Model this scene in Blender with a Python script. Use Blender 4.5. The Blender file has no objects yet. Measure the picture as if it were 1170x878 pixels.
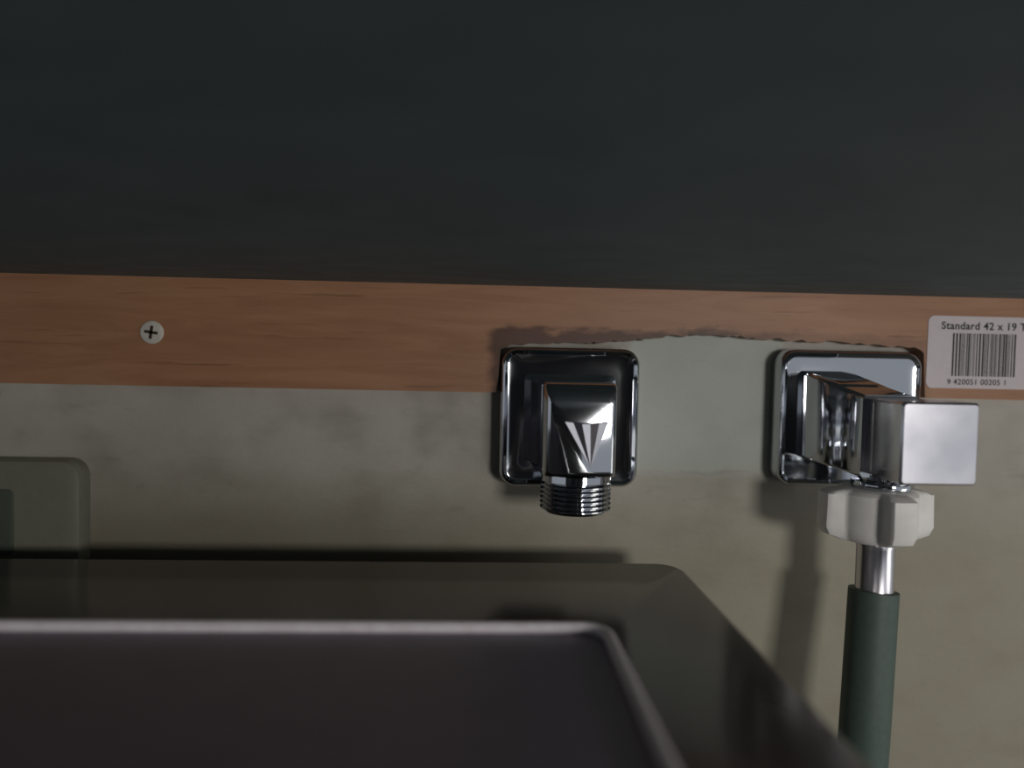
import bpy, bmesh, math, random
from mathutils import Vector, Matrix
random.seed(4)
S=0.001
col=bpy.context.scene.collection

# ------------------------------------------------------------ helpers
def link(o,parent=None):
    col.objects.link(o)
    if parent: o.parent=parent
    return o
def empty(name):
    o=bpy.data.objects.new(name,None); o.empty_display_size=0.02
    return link(o)
def mesh(name,bm,mat,parent=None,smooth=True,ang=35):
    bmesh.ops.recalc_face_normals(bm,faces=bm.faces[:])
    me=bpy.data.meshes.new(name); bm.to_mesh(me); bm.free()
    if mat: me.materials.append(mat)
    if smooth:
        for p in me.polygons: p.use_smooth=True
        try: me.set_sharp_from_angle(angle=math.radians(ang))
        except Exception: pass
    o=bpy.data.objects.new(name,me)
    return link(o,parent)
def bevel(o,w,seg=3):
    m=o.modifiers.new('bev','BEVEL'); m.width=w*S; m.segments=seg; m.limit_method='ANGLE'; m.angle_limit=math.radians(30)
    m.harden_normals=False
    return o
def box(name,x0,x1,o0,o1,z0,z1,mat,parent=None,bev=0,seg=3):
    """o = millimetres out from the wall"""
    bm=bmesh.new()
    vs=[bm.verts.new((x*S,-o*S,z*S)) for x in (x0,x1) for o in (o0,o1) for z in (z0,z1)]
    for f in [(0,1,3,2),(4,6,7,5),(0,4,5,1),(2,3,7,6),(0,2,6,4),(1,5,7,3)]:
        bm.faces.new([vs[i] for i in f])
    o=mesh(name,bm,mat,parent)
    if bev: bevel(o,bev,seg)
    return o
def rrect(x0,x1,z0,z1,r,n=10):
    pts=[]
    for cx,cz,a0 in [(x1-r,z1-r,0),(x0+r,z1-r,90),(x0+r,z0+r,180),(x1-r,z0+r,270)]:
        for i in range(n+1):
            a=math.radians(a0+90*i/n); pts.append((cx+r*math.cos(a),cz+r*math.sin(a)))
    return pts
def loft(name,loops,mat,parent=None,cap0=True,cap1=True,ang=35):
    """loops: list of lists of (x,y_out,z) mm"""
    bm=bmesh.new(); rings=[]
    for lp in loops: rings.append([bm.verts.new((x*S,-o*S,z*S)) for x,o,z in lp])
    n=len(rings[0])
    for a,b in zip(rings,rings[1:]):
        for i in range(n):
            j=(i+1)%n; bm.faces.new([a[i],a[j],b[j],b[i]])
    if cap0: bm.faces.new(rings[0][::-1])
    if cap1: bm.faces.new(rings[-1])
    return mesh(name,bm,mat,parent,ang=ang)
def lathe(name,cx,co,prof,mat,parent=None,n=48,ang=35):
    """vertical axis; prof list (r,z)"""
    loops=[[(cx+r*math.cos(2*math.pi*i/n),co+r*math.sin(2*math.pi*i/n),z) for i in range(n)] for r,z in prof]
    return loft(name,loops,mat,parent,ang=ang)

# ------------------------------------------------------------ materials
def newmat(name):
    m=bpy.data.materials.new(name); m.use_nodes=True
    nt=m.node_tree; b=nt.nodes['Principled BSDF']; return m,nt,b
def N(nt,t,**k):
    n=nt.nodes.new(t)
    for a,v in k.items(): setattr(n,a,v)
    return n
def lin(c):
    return tuple(((x/255)/12.92 if x/255<=0.04045 else ((x/255+0.055)/1.055)**2.4) for x in c)+(1,)
def texco(nt,scale=(1,1,1)):
    tc=N(nt,'ShaderNodeNewGeometry'); mp=N(nt,'ShaderNodeMapping'); mp.inputs['Scale'].default_value=scale
    nt.links.new(tc.outputs['Position'],mp.inputs['Vector']); return mp.outputs['Vector']
def noise(nt,vec,scale,detail=4,rough=.55,dist=0):
    n=N(nt,'ShaderNodeTexNoise'); n.inputs['Scale'].default_value=scale; n.inputs['Detail'].default_value=detail
    n.inputs['Roughness'].default_value=rough; n.inputs['Distortion'].default_value=dist
    nt.links.new(vec,n.inputs['Vector']); return n.outputs['Fac']
def ramp(nt,fac,stops):
    r=N(nt,'ShaderNodeValToRGB'); e=r.color_ramp.elements
    while len(e)<len(stops): e.new(0.5)
    for i,(p,c) in enumerate(stops): e[i].position=p; e[i].color=c
    nt.links.new(fac,r.inputs['Fac']); return r.outputs['Color']
def mix(nt,fac,a,b,mode='MIX'):
    m=N(nt,'ShaderNodeMix',data_type='RGBA',blend_type=mode)
    for s,v in ((0,fac),(6,a),(7,b)):
        if hasattr(v,'links'): nt.links.new(v,m.inputs[s])
        else: m.inputs[s].default_value=v
    return m.outputs[2]
def mth(nt,op,a,b=None,clamp=False):
    m=N(nt,'ShaderNodeMath',operation=op,use_clamp=clamp)
    for i,v in enumerate((a,b)):
        if v is None: continue
        if hasattr(v,'links'): nt.links.new(v,m.inputs[i])
        else: m.inputs[i].default_value=v
    return m.outputs[0]
def sstep(nt,v,lo,hi):
    m=N(nt,'ShaderNodeMapRange',interpolation_type='SMOOTHSTEP'); nt.links.new(v,m.inputs[0])
    if lo<hi:
        m.inputs[1].default_value=lo; m.inputs[2].default_value=hi
    else:
        m.inputs[1].default_value=hi; m.inputs[2].default_value=lo
        m.inputs[3].default_value=1; m.inputs[4].default_value=0
    return m.outputs[0]
def bump(nt,b,h,strength,dist=0.001):
    n=N(nt,'ShaderNodeBump'); n.inputs['Strength'].default_value=strength; n.inputs['Distance'].default_value=dist
    nt.links.new(h,n.inputs['Height']); nt.links.new(n.outputs[0],b.inputs['Normal'])
def simple(name,c,rough=.5,metal=0,var=0.08,nscale=300,bs=0.0,spec=.5):
    m,nt,b=newmat(name); v=texco(nt); f=noise(nt,v,nscale,5)
    a=lin(c); d=tuple(x*(1-var) for x in a[:3])+(1,); l=tuple(min(1,x*(1+var)) for x in a[:3])+(1,)
    nt.links.new(ramp(nt,f,[(.3,d),(.7,l)]),b.inputs['Base Color'])
    b.inputs['Roughness'].default_value=rough; b.inputs['Metallic'].default_value=metal
    b.inputs['Specular IOR Level'].default_value=spec
    if bs: bump(nt,b,f,bs,.0005)
    return m

# chrome
def chrome(name,rough=.04,c=(190,193,198)):
    m,nt,b=newmat(name); v=texco(nt); f=noise(nt,v,60,3,.5)
    b.inputs['Metallic'].default_value=1; b.inputs['Base Color'].default_value=lin(c)
    r=N(nt,'ShaderNodeMapRange'); nt.links.new(f,r.inputs[0]); r.inputs[1].default_value=.3; r.inputs[2].default_value=.7
    r.inputs[3].default_value=rough; r.inputs[4].default_value=rough*1.3
    nt.links.new(r.outputs[0],b.inputs['Roughness'])
    f2=noise(nt,v,30,1); bump(nt,b,f2,.05,.001)
    return m
CH=chrome('chrome',.06); CHB=chrome('chrome_satin',.2,(222,220,226))

# plaster wall
WALL,nt,b=newmat('painted_plaster')
v=texco(nt); sx=N(nt,'ShaderNodeSeparateXYZ'); nt.links.new(v,sx.inputs[0]); X=sx.outputs[0]; Z=sx.outputs[2]
n1=noise(nt,v,14,6,.6); n2=noise(nt,texco(nt,(1,1,2.2)),60,7,.65,.4); n3=noise(nt,v,500,3)
n4=noise(nt,texco(nt,(1,1,1.5)),35,3,.5)
base=ramp(nt,n1,[(.3,lin((166,161,151))),(.7,lin((193,189,179)))])
base=mix(nt,mth(nt,'MULTIPLY',sstep(nt,n4,.45,.75),.45),base,lin((130,124,110)))
base=mix(nt,mth(nt,'MULTIPLY',sstep(nt,n2,.58,.75),.3),base,lin((100,94,82)))
# older lighter filler patch between the fittings, ragged border
w=mth(nt,'MULTIPLY',mth(nt,'SUBTRACT',noise(nt,v,90,3),.5),.006)
Xw=mth(nt,'ADD',X,w); Zw=mth(nt,'ADD',Z,w)
pm=mth(nt,'MULTIPLY',mth(nt,'MULTIPLY',sstep(nt,Xw,.060,.064),sstep(nt,Xw,.128,.124)),sstep(nt,Zw,-.050,-.0445))
base=mix(nt,mth(nt,'MULTIPLY',pm,.6),base,lin((196,206,198)))
# faint seam under the paint edge
seam=mth(nt,'SUBTRACT',1,sstep(nt,mth(nt,'ABSOLUTE',mth(nt,'ADD',Zw,.047)),.0,.0014))
seam=mth(nt,'MULTIPLY',mth(nt,'MULTIPLY',seam,sstep(nt,X,.055,.075)),sstep(nt,n4,.4,.6))
base=mix(nt,mth(nt,'MULTIPLY',seam,.22),base,lin((105,98,88)))
# yellower aged paint lower down, plus shade painted in towards the lower left
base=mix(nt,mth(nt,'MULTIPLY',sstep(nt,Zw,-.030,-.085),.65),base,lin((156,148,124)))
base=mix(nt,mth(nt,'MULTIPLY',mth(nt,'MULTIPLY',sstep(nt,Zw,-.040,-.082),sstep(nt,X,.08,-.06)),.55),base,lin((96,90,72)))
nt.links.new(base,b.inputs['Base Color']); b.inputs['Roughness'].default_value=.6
bump(nt,b,mth(nt,'ADD',n2,mth(nt,'MULTIPLY',n3,.3)),.3,.001)

# pine
WOOD,nt,b=newmat('pine_timber')
v=texco(nt,(1,6,9)); g=noise(nt,v,14,8,.6,1.2); v2=texco(nt,(3,10,60)); g2=noise(nt,v2,9,5,.6,.3)
base=ramp(nt,g,[(.3,lin((158,112,82))),(.55,lin((172,126,94))),(.75,lin((180,136,104)))])
base=mix(nt,mth(nt,'MULTIPLY',sstep(nt,g2,.60,.72),.5),base,lin((100,64,46)))
v3=texco(nt); sx=N(nt,'ShaderNodeSeparateXYZ'); nt.links.new(v3,sx.inputs[0]); X=sx.outputs[0]; Z=sx.outputs[2]
nn=mth(nt,'MULTIPLY',mth(nt,'SUBTRACT',noise(nt,texco(nt,(.35,1,1)),170,5,.7),.5),.014)
Zn=mth(nt,'ADD',Z,nn); Xn=mth(nt,'ADD',X,mth(nt,'MULTIPLY',nn,.6))
burn=mth(nt,'MULTIPLY',mth(nt,'MULTIPLY',sstep(nt,Zn,.0125,.0085),sstep(nt,Xn,.0025,.0075)),sstep(nt,X,.186,.180))
fadeR=mth(nt,'SUBTRACT',1,mth(nt,'MULTIPLY',sstep(nt,X,.085,.14),.6))
base=mix(nt,mth(nt,'MULTIPLY',mth(nt,'MULTIPLY',burn,fadeR),.85),base,lin((70,38,28)))
nt.links.new(base,b.inputs['Base Color']); b.inputs['Roughness'].default_value=.5
bump(nt,b,g2,.15,.0006)

# bench underside
BENCH,nt,b=newmat('dark_benchtop')
v=texco(nt,(1,3,1)); g=noise(nt,v,45,8,.7,.5); g1=noise(nt,texco(nt),5,3)
base=ramp(nt,g,[(.3,lin((82,100,104))),(.7,lin((122,138,142)))])
base=mix(nt,mth(nt,'MULTIPLY',g1,.4),base,lin((84,94,102)))
nt.links.new(base,b.inputs['Base Color']); b.inputs['Roughness'].default_value=.7
bump(nt,b,g,.2,.001)

MTOP=simple('glossy_machine_frame',(80,74,72),.17,0,.05,200)
MIN=simple('matte_machine_lid',(132,126,138),.42,0,.06,120,.05)
MBODY=simple('machine_enamel',(80,80,82),.35)
EDGE_HILITE=simple('lid_edge_highlight',(250,240,246),.3,0.0)  # near-white: highlight of the lid edge put into the colour
PLW=simple('white_plastic',(240,238,234),.42,0,.04)
HOSE=simple('grey_rubber_hose',(80,96,88),.55,0,.08,400,.1)
LABEL=simple('label_paper',(212,202,205),.5,0,.03)
INK=simple('label_ink',(28,26,34),.6)
SCREW=simple('zinc_screw',(215,210,200),.35,.1)
DARKR=simple('screw_recess',(60,40,32),.7)
SOCK=simple('socket_plastic',(126,126,112),.45,0,.05)
SOCKD=simple('socket_recess',(84,92,80),.4,0,.05)
FLOOR=simple('concrete_floor',(95,92,88),.8,0,.15,20)
DARKC=simple('dark_blocker_surface',(34,34,38),.5,0,.1,20)

# ------------------------------------------------------------ room
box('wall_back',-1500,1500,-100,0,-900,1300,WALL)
box('floor',-1500,1500,0,2200,-1000,-900,FLOOR)
# unseen cupboard shape added behind the camera: darkens chrome reflections, blocks ambient light
cb=empty('dark_blocker')
box('blocker_carcass',-1300,520,1650,2150,-880,1200,DARKC,cb,3)
box('blocker_plinth',-1280,500,1690,2150,-900,-880,DARKC,cb)
for i in range(3):
    box('blocker_leaf_%d'%i,-1295+i*605,-1295+i*605+598,1630,1650,-870,1190,DARKC,cb,2)
    box('handle_%d'%i,-730+i*605,-715+i*605,1605,1630,-100,60,CHB,cb,3)

# bench (under side visible)
bt=box('benchtop',-900,1100,0.2,620,27,62,BENCH,None,1.2,3)

# ------------------------------------------------------------ timber batten with rough notch
def batten():
    key=[(5,2.5),(20,4.2),(40,5.0),(60,6.3),(75,8.6),(95,9.6),(115,8.4),(150,7.4),(180,5.5)]
    cols=[(-900,-15)]+[(x,-15+random.uniform(-.15,.15)) for x in range(-840,0,60)]+[(1.5,-15.2),(7.4,-15),(8.3,-9),(8.9,2.4)]
    x=10.5
    while x<180:
        for (xa,za),(xb,zb) in zip(key,key[1:]):
            if xa<=x<=xb: z=za+(zb-za)*(x-xa)/(xb-xa)
        cols.append((x,z+random.uniform(-.6,.6))); x+=random.uniform(1.2,3.2)
    cols+=[(180.6,4),(181.2,-6),(181.9,-14.2),(400,-15),(1100,-15)]
    bm=bmesh.new(); R=[]
    for x,z in cols: R.append([bm.verts.new((x*S,y*S,zz*S)) for y,zz in ((-8,27),(-8,z),(0,z),(0,27))])
    for a,b in zip(R,R[1:]):
        for i in range(4):
            j=(i+1)%4; bm.faces.new([a[i],b[i],b[j],a[j]])
    bm.faces.new(R[0]); bm.faces.new(R[-1][::-1])
    return mesh('timber_batten',bm,WOOD,None,smooth=False)
batten()

# ------------------------------------------------------------ screw
sc=empty('wood_screw')
def ydisc(name,cx,cz,prof,mat,parent,n=40):
    return loft(name,[[(cx+r*math.cos(2*math.pi*i/n),o,cz+r*math.sin(2*math.pi*i/n)) for i in range(n)] for r,o in prof],mat,parent)
ydisc('head',-125.6,5.6,[(4.3,7.6),(4.5,8.3),(4.2,8.7),(3.2,9.0),(1,9.1)],SCREW,sc)
for i,an in enumerate((8,98)):
    o=box('slot_%d'%i,-2.5,2.5,9.0,9.2,-.55,.55,DARKR,sc)
    o.location=(-125.6*S,0,5.6*S); o.rotation_euler=(0,math.radians(an),0)

# ------------------------------------------------------------ paper label with barcode
lb=empty('barcode_label')
loft('paper',[[(x,o,z) for x,z in rrect(181.8,262,-10,19.3,2.6,6)] for o in (8.02,8.25)],LABEL,lb)
def text(name,body,x,z,size,parent,off=0.0):
    cu=bpy.data.curves.new(name,'FONT'); cu.body=body; cu.size=size*S; cu.extrude=.03*S; cu.offset=off*S
    cu.space_character=1.07
    o=bpy.data.objects.new(name,cu); link(o,parent); o.location=(x*S,-8.3*S,z*S); o.rotation_euler=(math.pi/2,0,0)
    cu.materials.append(INK); return o
text('title_text','Standard 42 x 19 TMB',187.2,14.0,4.25,lb,.085)
text('number_text','9 420051 00205 1',190.5,-8.4,3.2,lb,.03)
bm=bmesh.new(); x=192.2
while x<219:
    w=random.choice([.28,.28,.5,.75]); 
    vs=[bm.verts.new((a*S,-8.3*S,c*S)) for a,c in ((x,-5),(x+w,-5),(x+w,12.4),(x,12.4))]
    bm.faces.new(vs); x+=w+random.choice([.28,.35,.6])
mesh('barcode_bars',bm,INK,lb,smooth=False)

# ------------------------------------------------------------ chrome flange plate
def flange(name,x0,x1,z0,z1,parent,r=6.5):
    def L(i,o,rr): return [(x,o,z) for x,z in rrect(x0+i,x1-i,z0+i,z1-i,rr,10)]
    loops=[L(0,0.2,r),L(0,8.5,r),L(.25,9.8,r-.2),L(.9,10.8,r-.8),L(1.5,11.2,r-1.4),L(2.0,10.9,r-1.8),L(2.4,10.4,r-2.1),L(2.9,10.25,r-2.5),L(8,10.3,2.5),L(16,10.35,1.5)]
    return loft(name,loops,CH,parent,ang=50)

# ---- elbow outlet (uncapped tap)
el=empty('wall_outlet_elbow')
flange('flange_plate',9.3,64.3,-52,3,el)
def sq(x0,x1,z0,z1,o,r): return [(x,o,z) for x,z in rrect(x0,x1,z0,z1,r,5)]
loft('elbow_body',[sq(18.5,54,-41,-7.5,9.8,2),sq(18.5,54,-41,-7.5,13,2),sq(20.8,52,-42,-8.6,13.6,1.5),sq(20.8,52,-42,-8.6,19,1.5),
     sq(23.2,50,-43,-9.5,19.6,1.5),sq(23.4,49.8,-43.2,-9.5,38,1.2),sq(23.6,49.6,-43,-9.8,40.5,1.4),sq(24.2,49.0,-42.6,-11.2,43,1.5),sq(25.2,48.0,-42,-13.6,44.6,1.5),sq(26,47.2,-41.5,-16,45,1.5)],CH,el,ang=40)
# facets added to the front face, tilted to imitate a bright fan-shaped reflection
bm=bmesh.new()
fan=[(30.5,-22.8,47.0),(33.5,-23.2,46.1),(36.5,-23.6,46.6),(39.5,-23.6,45.7),(42.5,-23.4,46.0),(46,-22.8,45.3)]
for (xa,za,oa),(xb,zb,ob) in zip(fan,fan[1:]):
    t0=bm.verts.new((xa*S,-oa*S,za*S)); t1=bm.verts.new((xb*S,-ob*S,zb*S)); ap=bm.verts.new((40*S,-45.15*S,-39*S))
    h0=bm.verts.new((xa*S,-44.4*S,(za+.6)*S)); h1=bm.verts.new((xb*S,-44.4*S,(zb+.6)*S)); hp=bm.verts.new((40*S,-44.4*S,-39.5*S))
    bm.faces.new([ap,t0,t1]); bm.faces.new([t0,h0,h1,t1]); bm.faces.new([t0,ap,hp,h0]); bm.faces.new([t1,h1,hp,ap])
mesh('glint_facets',bm,CHB,el,smooth=False)
prof=[(9,-42),(12.6,-43),(12.8,-45.5),(11.6,-46)]
z=-46.2
for i in range(6):
    prof+=[(11.7,z),(13.0,z-.55),(13.0,z-.95),(11.7,z-1.5)]; z-=1.7
prof+=[(11.6,z),(11,z-.6),(8.5,z-.6),(8.3,z+6),(.5,z+6)]
lathe('threaded_spout',36.8,31,prof,CH,el,56,ang=25)

# ---- valve with square handle and hose
tv=empty('appliance_stop_tap')
flange('flange_plate',120.8,179,-50.5,4.3,tv)
loft('valve_body',[sq(128,147,-38.5,-4,9.8,1.5),sq(129.5,149,-39,-5,17,1.5),sq(135,153,-40.5,-8.5,29,1.5),sq(136,155,-40.8,-9.5,30,1.5),sq(139,158,-42,-11.5,37,1.5),sq(139.5,160,-42,-12,39,1.5)],CH,tv,ang=25)
loft('valve_neck',[sq(141.5,163,-41,-13,38,2),sq(141.5,163,-41,-13,45,2)],CHB,tv,ang=25)
hb=loft('square_handle',[sq(141.3,167.2,-40.6,-13.2,43.5,.9),sq(141,167.5,-40.8,-13,44.2,1.2),sq(141,167.5,-40.8,-13,61,1.2),sq(141.7,166.8,-40.1,-13.7,61.8,1)],CHB,tv,ang=25)
lathe('outlet_collar',150,35,[(6,-38),(8,-40),(8,-43),(10.4,-43.6),(10.8,-45),(10.4,-46.4),(8,-47),(4,-47)],CH,tv)
# winged plastic nut
n=96; loops=[]
for z,k,g in [(-46.4,.80,.6),(-47,.92,.8),(-48,1,.95),(-60,1,1),(-63,.97,.85),(-65,.86,.3),(-65.4,.7,.0)]:
    lp=[]
    for i in range(n):
        t=2*math.pi*i/n
        w=max(0,min(1,(math.cos(4*t)-.15)/.5)); w=w*w*(3-2*w)
        r=(14.2+6.2*w*g)*k if g>0 else 11
        lp.append((147.3+r*math.cos(t),36+r*math.sin(t),z))
    loops.append(lp)
loft('hose_nut',loops,PLW,tv,ang=40)
lathe('hose_ferrule',147.6,37,[(5,-62),(6.6,-65),(6.9,-66.5),(6.6,-68),(6.6,-84),(7,-85.5),(6,-89)],CHB,tv)
# rubber hose as swept tube
cu=bpy.data.curves.new('rubber_hose','CURVE'); cu.dimensions='3D'; cu.bevel_depth=8.7*S; cu.bevel_resolution=8; cu.use_fill_caps=True; cu.resolution_u=16
sp=cu.splines.new('BEZIER'); pp=[(147.5,37,-84),(143,42,-145),(138,40,-300),(150,40,-560)]
sp.bezier_points.add(len(pp)-1)
for bp,(x,o,z) in zip(sp.bezier_points,pp):
    bp.co=(x*S,-o*S,z*S); bp.handle_left_type=bp.handle_right_type='AUTO'
cu.materials.append(HOSE)
link(bpy.data.objects.new('rubber_hose',cu),tv)

# ------------------------------------------------------------ washing machine
wm=empty('washing_machine')
mx0,mx1,mo0,mo1,mz=-530,76.8,28,645,-76.9
def top(x0,x1,o0,o1,r,z,n=8): return [(x,o,z) for x,o in rrect(x0,x1,o0,o1,r,n)]
loft('cabinet',[top(mx0+1,mx1-1,mo0+1,mo1-1,9,-895),top(mx0+1,mx1-1,mo0+1,mo1-1,9,mz-20)],MBODY,wm)
ix0,ix1,io0,io1=-490,37.6,94.3,610
loft('top_frame',[top(mx0,mx1,mo0,mo1,10,mz-21.5),top(mx0,mx1,mo0,mo1,10,mz-2),top(mx0+.6,mx1-.6,mo0+.6,mo1-.6,9.5,mz-.6),top(mx0+2,mx1-2,mo0+2,mo1-2,8,mz),
      top(ix0,ix1,io0,io1,7,mz),top(ix0+.5,ix1-.5,io0+.5,io1-.5,6.5,mz-2.5)],MTOP,wm,cap1=False,ang=50)
loft('lid_panel',[top(ix0+.2,ix1-.2,io0+.2,io1-.2,6.8,mz-3.5),top(ix0+.2,ix1-.2,io0+.2,io1-.2,6.8,mz-1.5)],MIN,wm)
cu=bpy.data.curves.new('lid_edge_highlight','CURVE'); cu.dimensions='3D'; cu.bevel_depth=1.7*S; cu.bevel_resolution=4  # pale strip standing in for the highlight along the lid's step
sp=cu.splines.new('POLY'); pl=rrect(ix0,ix1,io0,io1,7,8); sp.points.add(len(pl)-1); sp.use_cyclic_u=True
for q,(x,o) in zip(sp.points,pl): q.co=(x*S,-o*S,(mz-.2)*S,1)
cu.materials.append(EDGE_HILITE); link(bpy.data.objects.new('lid_edge_highlight',cu),wm)
for i,(x,o) in enumerate([(-480,90),(22,90),(-480,600),(22,600)]):
    lathe('foot_%d'%i,x,o,[(18,-900),(20,-898),(16,-893)],MBODY,wm,24)

# ------------------------------------------------------------ power socket
so=empty('power_socket')
def R(x0,x1,z0,z1,o,r): return [(x,o,z) for x,z in rrect(x0,x1,z0,z1,r,8)]
loft('face_plate',[R(-268,-153,-90,-44.5,.1,7),R(-268,-153,-90,-44.5,5,7),R(-267,-154,-89,-45.5,7,6.5),R(-265,-156,-87,-47.5,7.8,5.5)],SOCK,so,ang=30)
loft('socket_insert',[R(-240,-178,-82,-56,7.6,2.5),R(-240,-178,-82,-56,8.2,2.5),R(-239,-179,-81,-57,8.6,2)],SOCKD,so)

# ------------------------------------------------------------ lights
def area(name,loc,target,sx,sy,power,c):
    l=bpy.data.lights.new(name,'AREA'); l.shape='RECTANGLE'; l.size=sx; l.size_y=sy; l.energy=power; l.color=c
    o=bpy.data.objects.new(name,l); link(o); o.location=loc
    o.rotation_euler=(Vector(target)-Vector(loc)).to_track_quat('-Z','Y').to_euler(); return o
area('room_lamp',(0.345,-0.78,-0.01),(0.15,0,-.03),.13,.10,1.75,(1,.965,.92))
area('low_fill',(0.95,-0.55,-0.32),(0.0,0,-.08),.4,.3,.7,(1,.95,.86))  # added soft fill for the dark gap behind the machine, no actual source
w=bpy.data.worlds.new('world'); bpy.context.scene.world=w; w.use_nodes=True
w.node_tree.nodes['Background'].inputs[0].default_value=(.88,.93,1,1); w.node_tree.nodes['Background'].inputs[1].default_value=.42

# ------------------------------------------------------------ camera
r,b_,a=0.021,0.040,0.047
def vec(p,q,s):
    p2=p*math.cos(r)-q*math.sin(r); q2=p*math.sin(r)+q*math.cos(r)
    fw=s*math.cos(b_)+q2*math.sin(b_); up=q2*math.cos(b_)-s*math.sin(b_)
    return Vector((p2*math.cos(a)+fw*math.sin(a), fw*math.cos(a)-p2*math.sin(a), up))
rt,up,fw=vec(1,0,0),vec(0,1,0),vec(0,0,1)
cam=bpy.data.cameras.new('camera'); co=bpy.data.objects.new('camera',cam); link(co)
M=Matrix((( rt.x,up.x,-fw.x,0),(rt.y,up.y,-fw.y,-0.30),(rt.z,up.z,-fw.z,0),(0,0,0,1)))
co.matrix_world=M
cam.sensor_width=36; cam.lens=26.0; cam.clip_start=.005
cam.dof.use_dof=True; cam.dof.focus_distance=.275; cam.dof.aperture_fstop=3.6
bpy.context.scene.camera=co
bpy.context.scene.view_settings.view_transform='Standard'
